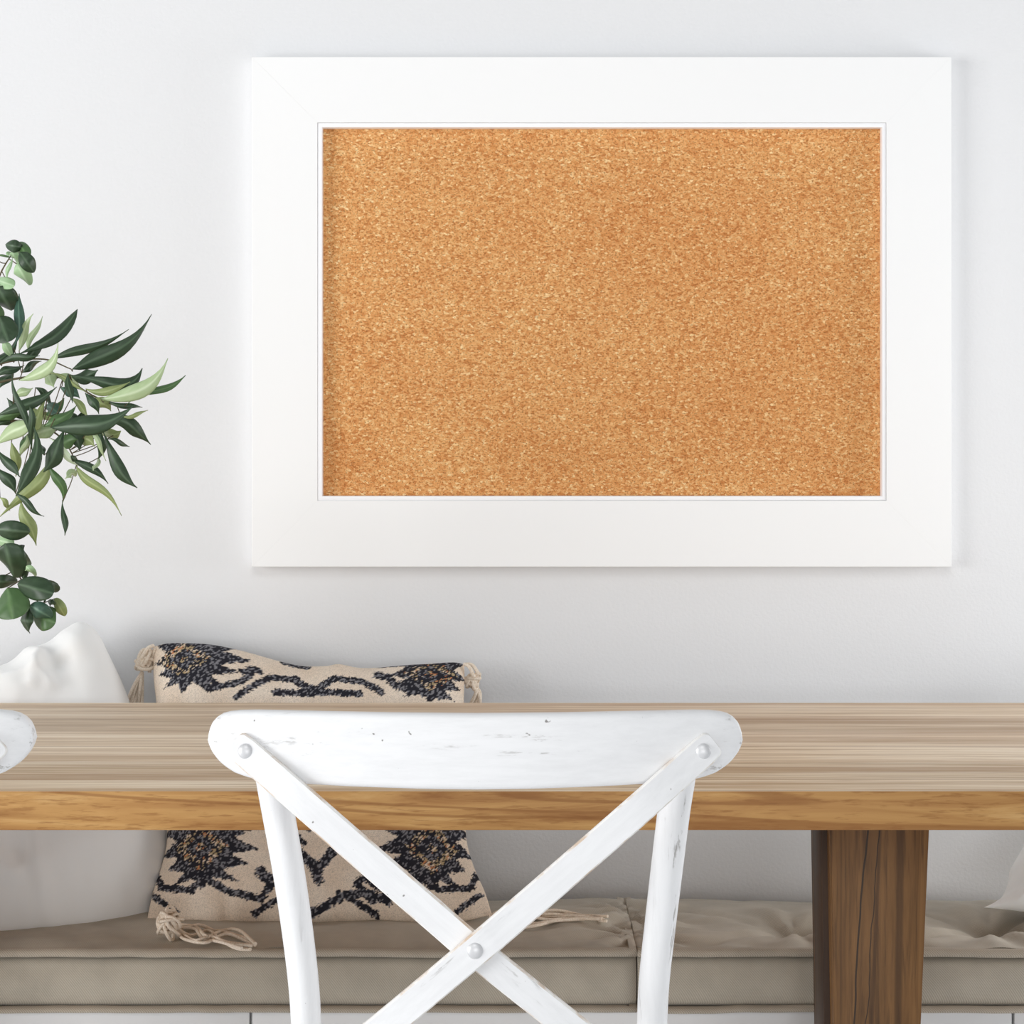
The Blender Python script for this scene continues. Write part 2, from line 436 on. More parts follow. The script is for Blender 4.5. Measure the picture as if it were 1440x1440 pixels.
    for z in (.445, .462, .465):
        ins = 0 if z < .463 else .006
        vs.append([Vector((cx + (hw - ins) * math.copysign(abs(math.cos(a)) ** .5, math.cos(a)), 2.245 + (.20 - ins) * math.copysign(abs(math.sin(a)) ** .5, math.sin(a)), z))
                   for a in [2 * PI * k / 40 for k in range(40)] for hw in [.17 + .025 * (math.sin(a) + 1) / 2]])
    link('seat', mesh(*loft(vs)), 'paint', root, 50)
    for s in (-1, 1):
        link('front_leg', mesh(*tube_geo([(cx + s * .165, 2.40, .448), (cx + s * .17, 2.405, .2), (cx + s * .175, 2.41, 0)], [.017, .015, .012], 14)), 'paint', root)
        link('stretcher', mesh(*tube_geo([(cx + s * .158, 2.06, .2), (cx + s * .17, 2.405, .2)], .009, 10)), 'paint', root)
    link('seat_rail', boxes([(cx - .155, cx + .155, 2.05, 2.07, .40, .446)], .003), 'paint', root)
    return root
ch = make_chair()
def dup(root, delta, label):
    r = root.copy(); COL.objects.link(r); r['label'] = label
    r.location = root.location + Vector(delta)
    for c in root.children:
        k = c.copy(); COL.objects.link(k); k.parent = r
        k.matrix_parent_inverse = c.matrix_parent_inverse.copy()
    return r
dup(ch, (-.656, .004, 0), 'white cross-back chair cut off at left edge, only rail end showing')

# ------------------------------------------------------------------ bench and its seat cushions
BF = 3.222
bench = empty('storage_bench', (.1, 3.44, 0), 'low white storage bench along the wall under taupe seat cushions', 'bench')
link('carcass', boxes([(-1.50, 1.70, BF + .02, WALL - .003, .0, .312)], .001), 'cabinet', bench)
gx = [-1.507, -.3845, .7375, 1.70]
for a, b in zip(gx, gx[1:]):
    link('door', boxes([(a + .002, b - .002, BF, BF + .0195, .03, .3125)], .0012), 'cabinet', bench)
def seat_cushion(x0, x1, label, tufts, seed):
    root = empty('seat_cushion', ((x0 + x1) / 2, 3.44, .3125), label, 'seat cushion', 'taupe seat cushions on the bench')
    Y0, Y1 = 3.217, 3.655
    nx = int((x1 - x0) / .007); ny = 46; nf = 26
    def topz(x, y):
        u = (y - Y0) / (Y1 - Y0)
        ed = min(1, min(x - x0, x1 - x) / .07)
        ez = math.sqrt(max(0, 1 - (1 - ed) ** 2))
        v = .4045 + .008 * math.sin(PI * min(1, u / .75)) ** .7 * ez if u < .75 else .4045 - .022 * ((u - .75) / .25) ** 1.6
        v -= .004 * (1 - ez)
        v += .006 * noise.noise(Vector((x * 5, y * 8, seed))) + .0035 * noise.noise(Vector((x * 17, y * 26, seed + 3)))
        # gathers at the ends
        en = min(x - x0, x1 - x)
        v += .0034 * math.exp(-en / .13) * math.sin(y * 150 + 9 * noise.noise(Vector((x * 9, y * 6, seed))))
        for yc in (3.30, 3.44):                    # creases fanning out from the stitched ends
            r = math.hypot(en, (y - yc) * .8); an = math.atan2(y - yc, en + .004)
            v += .0045 * math.cos(an * 8 + 1.5 * noise.noise(Vector((r * 9, an, seed)))) * math.exp(-((r - .05) / .06) ** 2)
        for (tx, ty) in tufts:
            dx, dy = x - tx, (y - ty) * .8; r = math.hypot(dx, dy); an = math.atan2(dy, dx)
            v -= .017 * math.exp(-(r / .048) ** 2)
            v += (.004 * math.cos(an * 7 + 2.2 * noise.noise(Vector((tx, r * 6, an)))) ) * math.exp(-((r - .07) / .075) ** 2)
            # seams running from tuft to tuft
            for m in (.55, -.55):
                dd = abs(dy - m * dx) / 1.14
                v -= .0115 * math.exp(-(dd / .012) ** 2) * math.exp(-(r / .22) ** 2)
        return v
    rings = []
    for i in range(nx + 1):
        x = x0 + (x1 - x0) * i / nx
        en = min(x - x0, x1 - x); ins = .008 * max(0, 1 - en / .02) ** 2
        ring = []
        for k in range(nf):                        # front face, bottom -> top
            v = k / (nf - 1)
            bul = .013 * math.sin(PI * v) ** .6 + .0036 * noise.noise(Vector((x * 11, v * 1.6, seed + 7))) * math.sin(PI * v)
            ring.append(Vector((x, Y0 + ins + .008 - bul + .012 * math.exp(-((1 - v) / .07) ** 2) + .010 * math.exp(-(v / .07) ** 2), .318 + v * .078)))
        for k in range(ny):
            y = Y0 + ins + .002 + (Y1 - Y0 - ins - .002) * (k / (ny - 1))
            ring.append(Vector((x, y, topz(x, y))))
        ring += [Vector((x, Y1, .35)), Vector((x, Y1, .318)), Vector((x, (Y0 + Y1) / 2, .3135))]
        rings.append(ring)
    link('cover', mesh(*loft(rings)), 'taupe', root, 70)
    # folded seam flanges along the upper and lower edges
    for (zc, h, nm) in ((.4015, .0062, 'upper'), (.3182, .0045, 'lower')):
        pts = []
        for i in range(121):
            x = x0 + .004 + (x1 - x0 - .008) * i / 120
            pts.append((x, Y0 - .0025, zc + .0026 * noise.noise(Vector((x * 6, zc * 50, seed))) + .0012 * noise.noise(Vector((x * 22, zc * 50, seed)))))
        pts = [(x0 + .003, Y1 - .05, zc - .006), (x0 + .003, Y0 + .03, zc)] + pts + [(x1 - .003, Y0 + .03, zc), (x1 - .003, Y1 - .05, zc - .006)]
        rings = []
        for i, p in enumerate(pts):
            a = Vector(pts[max(i - 1, 0)]); b = Vector(pts[min(i + 1, len(pts) - 1)]); t = (b - a); t.z = 0; t.normalize()
            nrm = Vector((t.y, -t.x, 0)); p = Vector(p); dpt = .008
            rings.append([p + nrm * u + Vector((0, 0, v)) for u, v in
                          ((dpt * .7, h * .2), (dpt * .4, h * .8), (-.003, h), (-.007, h), (-.007, -h), (-.003, -h), (dpt * .5, -h * .9), (dpt * .8, -h * .4))])
        link('piping', mesh(*loft(rings)), 'taupe_seam', root, 70)
    return root
XS = (896 - 720) * 3.217 / F
seat_cushion(-1.42, XS - .001, 'taupe twill seat cushion under the patterned pillow, smooth topped', [], 1.0)
RT = [(.30, 3.40), (.545, 3.36), (.79, 3.40), (1.03, 3.36), (1.27, 3.40)]
seat_cushion(XS + .001, 1.62, 'tufted taupe seat cushion behind the table leg at right', [(.432, 3.355), (.735, 3.375), (1.04, 3.36), (1.34, 3.375)], 5.0)

# ------------------------------------------------------------------ throw pillows
def coons(Tp, Bp, Lp, Rp, ns, nt):
    T, B = crom([(a, b, 0) for a, b in Tp], ns), crom([(a, b, 0) for a, b in Bp], ns)
    L, R = crom([(a, b, 0) for a, b in Lp], nt), crom([(a, b, 0) for a, b in Rp], nt)   # bottom -> top
    out = []
    for j in range(nt):
        t = j / (nt - 1); row = []
        for i in range(ns):
            s = i / (ns - 1)
            p = (1 - t) * B[i] + t * T[i] + (1 - s) * L[j] + s * R[j] - ((1 - s) * (1 - t) * B[0] + s * (1 - t) * B[-1] + (1 - s) * t * T[0] + s * t * T[-1])
            row.append((p.x, p.y))
        out.append(row)
    return out
def pillow_mesh(grid, d_bot, d_top, thick, fold=None, colf=None, pw=2.4, side=lambda s, t: 0.0):
    nt, ns = len(grid), len(grid[0]); acc = Acc()
    vs = []; cols = []
    c0 = W(grid[0][ns // 2][0], grid[0][ns // 2][1], d_bot); c1 = W(grid[-1][ns // 2][0], grid[-1][ns // 2][1], d_top)
    up = (c1 - c0).normalized(); nrm = Vector((0, -up.z, up.y)).normalized()
    for sgn in (1, -1):
        for j in range(nt):
            t = j / (nt - 1)
            for i in range(ns):
                s = i / (ns - 1)
                px, py = grid[j][i]
                d = d_bot + (d_top - d_bot) * t + side(s, t)
                pr = max(0, 1 - abs(2 * s - 1) ** pw) ** .62 * max(0, 1 - abs(2 * t - 1) ** pw) ** .62
                off = thick * pr
                if fold and sgn > 0: off += fold(s, t, px, py) * min(1, pr * 3)
                k = 1.0 if sgn > 0 else .55
                vs.append(W(px, py, d) + nrm * (sgn * off * k))
                if colf: cols.append(colf(px, py - 15 * pr * t, sgn))
    fs = []
    N = ns * nt
    for j in range(nt - 1):
        for i in range(ns - 1):
            a = j * ns + i
            fs.append((a, a + 1, a + ns + 1, a + ns)); fs.append((N + a, N + a + ns, N + a + ns + 1, N + a + 1))
    acc.v, acc.f, acc.c = vs, fs, cols
    me = acc.mesh(False)
    bm = bmesh.new(); bm.from_mesh(me); bmesh.ops.remove_doubles(bm, verts=bm.verts, dist=1e-6)
    bmesh.ops.recalc_face_normals(bm, faces=bm.faces); bm.to_mesh(me); bm.free()
    return me

# white cushion, left
gr = coons([(-235, 1000), (-150, 985), (-60, 962), (0, 944), (40, 921), (78, 900), (104, 882), (120, 877)],
           [(-225, 1350), (-120, 1346), (-20, 1338), (70, 1318), (150, 1303), (205, 1296), (238, 1290)],
           [(-225, 1350), (-222, 1230), (-226, 1110), (-235, 1000)],
           [(238, 1290), (243, 1225), (232, 1150), (203, 1050), (178, 975), (152, 918), (137, 890), (120, 877)], 90, 90)
def fold_w(s, t, px, py):
    v = 0
    for (ax, ay, bx, by, w, h) in ((38, 925, 66, 950, 11, .008), (66, 950, 60, 1000, 9, .009), (10, 992, 55, 978, 8, .006), (86, 905, 112, 925, 14, .004), (40, 925, 75, 1000, 20, .005), (62, 985, 105, 955, 10, -.004), (75, 905, 110, 985, 22, -.008), (60, 965, 85, 1000, 8, .008),
                                   (-30, 960, 40, 1010, 20, .012), (55, 1180, 78, 1330, 12, .006), (-20, 1215, 30, 1255, 14, .010), (20, 1010, 100, 940, 18, .006), (95, 960, 130, 1160, 18, -.004)):
        dx, dy = bx - ax, by - ay; L2 = dx * dx + dy * dy
        u = max(0, min(1, ((px - ax) * dx + (py - ay) * dy) / L2))
        q = math.hypot(px - ax - u * dx, py - ay - u * dy)
        v += h * math.exp(-(q / w) ** 2)
    return v + .008 * noise.noise(Vector((px * .012, py * .014, 2))) + .003 * noise.noise(Vector((px * .04, py * .035, 5)))
wp = link('throw_pillow', pillow_mesh(gr, 3.29, 3.585, .088, fold_w, side=lambda s, t: (.20 * s - .03) * (1 - t) ** .8), 'cotton', None, 179)
wp['label'] = 'plump white cotton throw pillow leaning on the wall at far left'; wp['category'] = 'pillow'; wp['group'] = 'throw pillows on the bench'

# white cushion, right: only its lower corner enters the picture
gr = coons([(1475, 960), (1600, 930), (1750, 925), (1830, 930)],
           [(1383, 1279), (1412, 1281), (1440, 1284), (1560, 1300), (1700, 1305), (1840, 1300)],
           [(1383, 1276), (1396, 1271), (1408, 1262), (1417, 1243), (1421, 1222), (1441, 1184), (1456, 1120), (1466, 1040), (1475, 960)],
           [(1840, 1300), (1830, 1180), (1826, 1050), (1830, 930)], 70, 90)
wp = link('throw_pillow', pillow_mesh(gr, 3.37, 3.60, .07, lambda s, t, px, py: .006 * noise.noise(Vector((px * .02, py * .02, 9)))), 'cotton', None, 179)
wp['label'] = 'white throw pillow at the right edge, only its lower corner showing'; wp['category'] = 'pillow'; wp['group'] = 'throw pillows on the bench'

# patterned kilim cushion
random.seed(4)
CREAM = srgb(250, 237, 221); CREAM2 = srgb(232, 211, 189); BLACK = srgb(46, 46, 53); GREY = srgb(136, 135, 140)
ORANGE = srgb(206, 140, 98); OLIVE = srgb(186, 164, 128)
MED = [(262, 932, .52, 1.18, .86), (607, 954, .74, .62, .74), (288, 1203, .74, 1.0, 1.0), (608, 1203, .95, .72, 1.05)]
STAR = [(0, -66), (12, -58), (52, -51), (36, -38), (80, -28), (48, -12), (83, 5), (45, 12), (67, 26), (32, 33), (54, 50), (14, 43), (3, 58), (0, 58)]
LINES = []
def pl(pts, w): LINES.append((pts, w))
for f in (lambda x: x, lambda x: 892 - x):
    pl([(f(221), 1232), (f(230), 1254), (f(275), 1262), (f(292), 1247), (f(328), 1266), (f(370), 1276), (f(388), 1256), (f(372), 1246)], 5)
    pl([(f(360), 1293), (f(392), 1277), (f(412), 1268)], 4)
    pl([(f(216), 1262), (f(250), 1288)], 4)
pl([(372, 1240), (384, 1252)], 8); pl([(520, 1247), (536, 1258)], 8)
pl([(404, 1180), (424, 1212), (446, 1232), (452, 1252)], 7); pl([(490, 1195), (470, 1216), (452, 1236)], 7)
pl([(430, 1170), (440, 1178), (460, 1170)], 7); pl([(424, 1190), (432, 1200)], 4); pl([(420, 1292), (446, 1290), (490, 1270), (520, 1267), (548, 1279)], 5)
pl([(282, 966), (300, 979), (343, 969), (362, 953)], 5); pl([(345, 953), (361, 948), (370, 953)], 4.5)
pl([(338, 992), (365, 973), (384, 962), (420, 963), (430, 972), (446, 984)], 5); pl([(393, 984), (446, 986)], 5.5)
pl([(415, 962), (426, 972), (449, 981), (474, 964), (512, 967), (540, 984)], 5); pl([(428, 984), (510, 986)], 5)
pl([(532, 955), (546, 960), (560, 974), (590, 982), (620, 986)], 6); pl([(400, 934), (436, 944)], 4); pl([(528, 939), (575, 938)], 2.5)
def hsh(a, b, c=0): 
    v = math.sin(a * 127.1 + b * 311.7 + c * 74.7) * 43758.5453
    return v - math.floor(v)
def inside_med(px, py, m):
    cx, cy, sl, sr, sy = m
    dx, dy = px - cx, (py - cy) / sy
    if abs(dy) > 67 or abs(dx) > 105: return 0
    ax = dx / sr if dx > 0 else -dx / sl
    ok = False
    for (xa, ya), (xb, yb) in zip(STAR, STAR[1:]):
        if (ya > dy) != (yb > dy) and ax < xa + (dy - ya) * (xb - xa) / (yb - ya): ok = not ok
    if not ok: return 0
    r = abs(dx) * .9 + abs(dy)
    return 2 if 20 < r < 35 or r < 7 else 1
def kilim(px, py, sgn):
    jx = (hsh(int(px / 2.2), int(py / 2.2)) - .5) * 4.0
    sx, sy = px + jx, py + (hsh(int(px / 2.2), int(py / 2.2), 2) - .5) * 3
    h = hsh(int(px / 2.4), int(py / 2.4), 7); h2 = hsh(int((px + py) / 2.4), int((px - py) / 4.4), 9)
    k = 0
    for m in MED:
        q = inside_med(sx, sy, m)
        if q: k = q
    if not k:
        for pts, w in LINES:
            for (ax, ay), (bx, by) in zip(pts, pts[1:]):
                dx, dy = bx - ax, by - ay
                u = max(0, min(1, ((sx - ax) * dx + (sy - ay) * dy) / (dx * dx + dy * dy)))
                if (sx - ax - u * dx) ** 2 + (sy - ay - u * dy) ** 2 < w * w: k = 1; break
            if k: break
    if sgn < 0 and not k: return CREAM2
    if k == 1: return GREY if h2 < .27 else BLACK
    if k == 2: return BLACK if h2 < .60 else (ORANGE if h2 < .66 else (OLIVE if h2 < .86 else CREAM2))
    n = noise.noise(Vector((px * .03, py * .03, 1)))
    f = .5 + .5 * n
    c = tuple(CREAM[i] * f + CREAM2[i] * (1 - f) for i in range(3))
    return (*[x * (.93 + .1 * h) for x in c], 1)
gr = coons([(216, 909), (236, 905), (262, 905), (300, 908), (345, 918), (400, 933), (432, 939), (462, 940), (478, 937), (510, 941), (560, 938), (600, 935), (636, 932), (653, 934)],
           [(207, 1292), (260, 1303), (330, 1307), (400, 1305), (440, 1300), (520, 1298), (570, 1302), (630, 1300), (692, 1287)],
           [(207, 1292), (215, 1255), (228, 1215), (235, 1170), (228, 1080), (221, 1000), (216, 950), (216, 909)],
           [(692, 1287), (682, 1255), (665, 1215), (655, 1170), (654, 1080), (652, 1000), (653, 960), (653, 934)], 260, 225)
def fold_k(s, t, px, py):
    return .005 * noise.noise(Vector((px * .018, py * .02, 3))) + .004 * math.exp(-((px - 452) / 26) ** 2 - ((py - 955) / 30) ** 2) - .010 * math.exp(-((px - 322) / 12) ** 2 - ((py - 1300) / 28) ** 2)
kp = link('kilim_pillow', pillow_mesh(gr, 3.385, 3.595, .07, fold_k, kilim, 3.0), 'kilim', None, 179)
kp['label'] = 'cream and black kilim pattern pillow with corner tassels on the bench'; kp['category'] = 'pillow'; kp['group'] = 'throw pillows on the bench'

def tassel(knot, rk, strands, seed, rc=.0023, lay=None):
    random.seed(seed); A = Acc(); kx, ky, kd = knot; c = W(kx, ky, kd)
    def on_seat(q, k):                             # where that strand lies on the seat cushion
        z = lay + .004 + .003 * (k % 3)
        return W(q[0], q[1], (CAMH - z) * F / (q[1] - HOR))
    for k in range(12):                            # wound knot: tilted loops of cord
        ax = Vector((random.uniform(-1, 1), random.uniform(-.6, .6), random.uniform(-1, 1))).normalized()
        u = ax.orthogonal().normalized(); v = ax.cross(u); r = rk * random.uniform(.72, 1.05)
        off = Vector((random.uniform(-.3, .3), random.uniform(-.2, .2), random.uniform(-.45, .45))) * rk
        A.add(tube_geo([c + off + (u * math.cos(q * PI / 9) + v * math.sin(q * PI / 9) * .8) * r for q in range(19)], rc, 7))
    for k, st in enumerate(strands):
        P = [W(*q) if not lay or i == 0 else on_seat(q, k + i) for i, q in enumerate(st)]
        wob = .0016 if not lay else .003
        for q in P[1:]: q += Vector((random.uniform(-1, 1), random.uniform(-1, 1), random.uniform(-.5, .5))) * wob
        A.add(tube_geo(crom(P, 26), rc, 7))
    o = link('tassel', A.mesh(), 'cord', kp, 80); o['label'] = 'knotted cream cord tassel'; return o
def fan(base, ends, mids, d):
    out = []
    for k, (e, m) in enumerate(zip(ends, mids)):
        out.append([(base[0], base[1], d), (m[0], m[1], d - .008 + .006 * (k % 3)), (e[0], e[1], d - .004 + .005 * (k % 2))])
    return out
D1 = 3.585
tassel((203, 929, D1), .0155, fan((200, 945), [(177, 992), (183, 995), (188, 997), (194, 997), (200, 995), (180, 996)],
       [(188, 965), (190, 967), (193, 968), (197, 968), (200, 967), (192, 963)], D1) + [[(216, 908, D1), (208, 912, D1 - .01), (200, 925, D1 - .012)], [(218, 912, D1), (212, 930, D1), (210, 945, D1)]], 1, .003)
tassel((664, 957, D1), .0125, fan((668, 965), [(662, 992), (666, 993), (670, 994), (674, 992), (676, 988)], [(668, 975), (670, 977), (672, 978), (674, 976), (676, 974)], D1) +
       [[(653, 934, D1), (660, 938, D1 - .01), (668, 952, D1 - .012)], [(655, 934, D1), (664, 935, D1 - .008), (674, 948, D1 - .01)]], 2, .003)
D2 = 3.335
tassel((236, 1299, 3.275), .0190, [       [(250, 1308, 3.32), (275, 1322, 3.285), (300, 1316, 3.29), (330, 1331, 3.27), (350, 1336, 3.26)],
       [(250, 1304, 3.32), (272, 1306, 3.30), (285, 1320, 3.285), (310, 1326, 3.275), (340, 1334, 3.26)],
       [(250, 1312, 3.31), (262, 1322, 3.285), (290, 1324, 3.28), (320, 1312, 3.30), (358, 1328, 3.275)],
       [(252, 1300, 3.32), (275, 1304, 3.31), (292, 1318, 3.29), (315, 1310, 3.31), (345, 1320, 3.29)],
       [(255, 1306, 3.31), (280, 1300, 3.31), (305, 1309, 3.30), (335, 1308, 3.31), (362, 1328, 3.275)],
       [(250, 1306, 3.31), (270, 1316, 3.29), (295, 1308, 3.30), (312, 1322, 3.28), (356, 1330, 3.27)]], 3, .0026, .409)
tassel((700, 1296, 3.36), .012, [[(705, 1300, 3.36), (740, 1290, 3.365), (775, 1281 + 2 * k, 3.37 - .004 * k), (815, 1286 + 2 * (k % 4), 3.36), (840 + 4 * (k % 5), 1290 + 1.5 * (k % 4), 3.35)] for k in range(7)] +
       [[(705, 1302, 3.35), (745, 1304 - 2 * k, 3.33), (790, 1294, 3.34), (846, 1293, 3.34)] for k in range(3)], 5, .0026, .412)

# ------------------------------------------------------------------ vase of branches standing on the table, left of the frame
VX, VY = (-175 - 720) * 2.98 / F, 2.98
prof = [(.0005, .7505), (.055, .751), (.064, .76), (.070, .82), (.066, .90), (.046, .97), (.036, 1.01), (.040, 1.03), (.036, 1.03), (.032, 1.01), (.042, .96), (.058, .9), (.0005, .8)]
vs, fs = loft([[Vector((VX + r * math.cos(q * PI / 20), VY + r * math.sin(q * PI / 20), z)) for q in range(40)] for r, z in prof], False)
vz = link('vase', mesh(vs, fs), 'ceramic', None, 60)
vz['label'] = 'white ceramic vase on the table holding the green branches'; vz['category'] = 'vase'

LC = {'d': (srgb(46, 66, 44), srgb(84, 106, 80)), 'm': (srgb(74, 104, 62), srgb(104, 134, 88)), 'p': (srgb(166, 186, 140), srgb(200, 214, 178)),
      'o': (srgb(138, 152, 96), srgb(170, 182, 128)), 't': (srgb(62, 92, 78), srgb(104, 136, 116)), 'w': (srgb(206, 224, 190), srgb(226, 238, 214)), 'l': (srgb(156, 188, 142), srgb(190, 214, 176))}
def leaf(acc, base, tip, mid, w, kind, d, seed, pk=.5, rnd=False):
    random.seed(seed)
    dt = random.uniform(-.035, .035); roll = random.uniform(-.6, .6); wav = random.choice((-1, 1)) * random.uniform(.015, .045)
    P0, P2 = W(*base, d), W(*tip, d + dt); Pm = W(*mid, d + dt * .4 - .010)
    P1 = Pm * 2 - (P0 + P2) * .5
    n, m = (14, 8) if not rnd else (14, 10); vs = []; fs = []; cs = []
    c0, c1 = LC[kind]; hw = w * .5 * d / F
    for i in range(n + 1):
        t = i / n if not rnd else (1 - math.cos(PI * i / n)) / 2; p = P0 * (1 - t) ** 2 + P1 * 2 * t * (1 - t) + P2 * t * t
        tg = ((P1 - P0) * (1 - t) + (P2 - P1) * t).normalized()
        sd = tg.cross(Vector((0, 1, 0))).normalized(); nn = sd.cross(tg).normalized()
        if rnd: ww = hw * math.sqrt(max(0, 1 - (2 * t - 1) ** 2)) ** .9
        else:
            tt = t ** (math.log(.5) / math.log(pk)); ww = hw * math.sin(PI * tt) ** ((.7 if pk > .62 else 1.5) if tt > .5 else 1.0)
        ww = max(ww, .0003); ca, sa = math.cos(roll * t), math.sin(roll * t)
        for k in range(m + 1):
            q = k / m * 2 - 1
            s2 = sd * ca + nn * sa
            vs.append(p + (sd * (wav * (P2 - P0).length * math.sin(2 * PI * t)) if not rnd else Vector((0, 0, 0))) + s2 * q * ww + nn * (abs(q) ** 1.4 * ww * .38) + nn * (.05 * ww * math.sin(t * 9 + q * 2)))
            vein = math.exp(-(q / .065) ** 2) * .9 + .16 * max(0, math.sin((t * 14 - abs(q) * 2.2) * 2)) ** 6
            f = min(1, vein + .25 * (hsh(i, k, seed) - .3) + .25 * max(0, noise.noise(Vector((t * 3, q, seed)))))
            f = max(0, f); cs.append(tuple(c0[j] * (1 - f) + c1[j] * f for j in range(3)) + (1,))
    for i in range(n):
        for k in range(m):
            a = i * (m + 1) + k; fs.append((a, a + 1, a + m + 2, a + m + 1))
    acc.add((vs, fs), cs); return P0
def branch(name, label, cat, group, stem, leaves, depth, rounds=()):
    pts = [(-170, 735, VY), (-172, 690, VY)] + [(a, b, depth + c) for a, b, c in stem]
    C = crom([W(*p) for p in pts], 50)
    root = empty(name, C[0], label, cat, group)
    L = Acc(); St = Acc(); St.add(tube_geo(C, [.0028 - .002 * i / 49 for i in range(50)], 8))
    for k, (b, t, m, w, kind, dz, pk) in enumerate(leaves):
        if m is None: m = ((b[0] + t[0]) / 2 + (t[1] - b[1]) * .06, (b[1] + t[1]) / 2 - (t[0] - b[0]) * .06)
        P0 = leaf(L, b, t, m, w, kind, depth + dz, k + len(label) * 7, pk)
        near = min(C, key=lambda q: (q - P0).length + (0 if q.x <= P0.x + .02 else .05))
        bend = (near + P0) / 2 + Vector((0, .004, -.003))
        St.add(tube_geo(crom([near, bend, P0], 8), .0007, 6))
    for k, (cx, cy, rx, ry, ang, kind, dz) in enumerate(rounds):
        a = math.radians(ang); ux, uy = math.cos(a) * rx, math.sin(a) * rx
        P0 = leaf(L, (cx - ux, cy - uy), (cx + ux, cy + uy), (cx, cy), ry * 2, kind, depth + dz, k + 50, rnd=True)
        near = min(C, key=lambda q: (q - P0).length)
        St.add(tube_geo(crom([near, (near + P0) / 2 + Vector((0, .003, 0)), P0], 6), .0008, 6))
    link('stem', St.mesh(), 'stem', root, 80)
    o = link('foliage', L.mesh(False), 'leaf', root, 179)
    md = o.modifiers.new('thickness', 'SOLIDIFY'); md.thickness = .0005
    return root
N = None
upper = [((23, 499), (109, 435), (66, 480), 21, 'd', 0, .66), ((74, 504), (181, 463), (123, 490), 14, 'd', .01, .45), ((102, 519), (213, 442), (160, 494), 25, 'd', -.01, .42),
         ((27, 535), (82, 482), (62, 521), 18, 'p', -.03, .5), ((27, 493), (47, 441), N, 12, 'p', .01, .45), ((40, 493), (60, 445), N, 10, 'p', .015, .45),
         ((0, 511), (56, 500), N, 11, 'd', 0, .5), ((-5, 530), (34, 514), N, 14, 'd', -.01, .5), ((19, 489), (27, 413), (27, 450), 15, 't', -.015, .6),
         ((-10, 512), (26, 468), (8, 500), 15, 'd', .01, .5), ((4, 478), (22, 506), (10, 490), 13, 'l', -.02, .5), ((20, 505), (68, 470), (46, 496), 15, 'd', .012, .6),
         ((30, 524), (58, 508), N, 11, 'd', .02, .5), ((0, 545), (20, 520), N, 16, 'd', .02, .5)]
middle = [((98, 527), (200, 518), (160, 541), 22, 'd', -.01, .6), ((142, 561), (236, 504), (196, 549), 23, 'p', -.02, .48), ((179, 568), (261, 528), (220, 549), 11, 'm', 0, .6),
          ((79, 528), (117, 549), N, 16, 'p', .01, .5), ((121, 547), (183, 537), (152, 550), 12, 'o', -.012, .5), ((130, 560), (156, 578), N, 20, 'o', .01, .5),
          ((171, 585), (208, 577), (190, 584), 6, 'o', 0, .5), ((96, 526), (102, 567), (97, 546), 11, 'd', -.02, .5), ((120, 553), (139, 582), N, 13, 'd', -.02, .5),
          ((71, 601), (190, 569), (128, 598), 29, 'd', -.035, .48), ((62, 600), (108, 570), (86, 588), 18, 'm', -.02, .5), ((150, 563), (200, 573), (178, 571), 8, 'd', .012, .5),
          ((70, 525), (125, 552), (98, 536), 5, 'o', 0, .5), ((100, 528), (138, 520), (120, 530), 20, 'd', .015, .5), ((85, 545), (112, 560), N, 16, 't', .02, .5), ((60, 520), (76, 545), N, 18, 'p', .02, .5)]
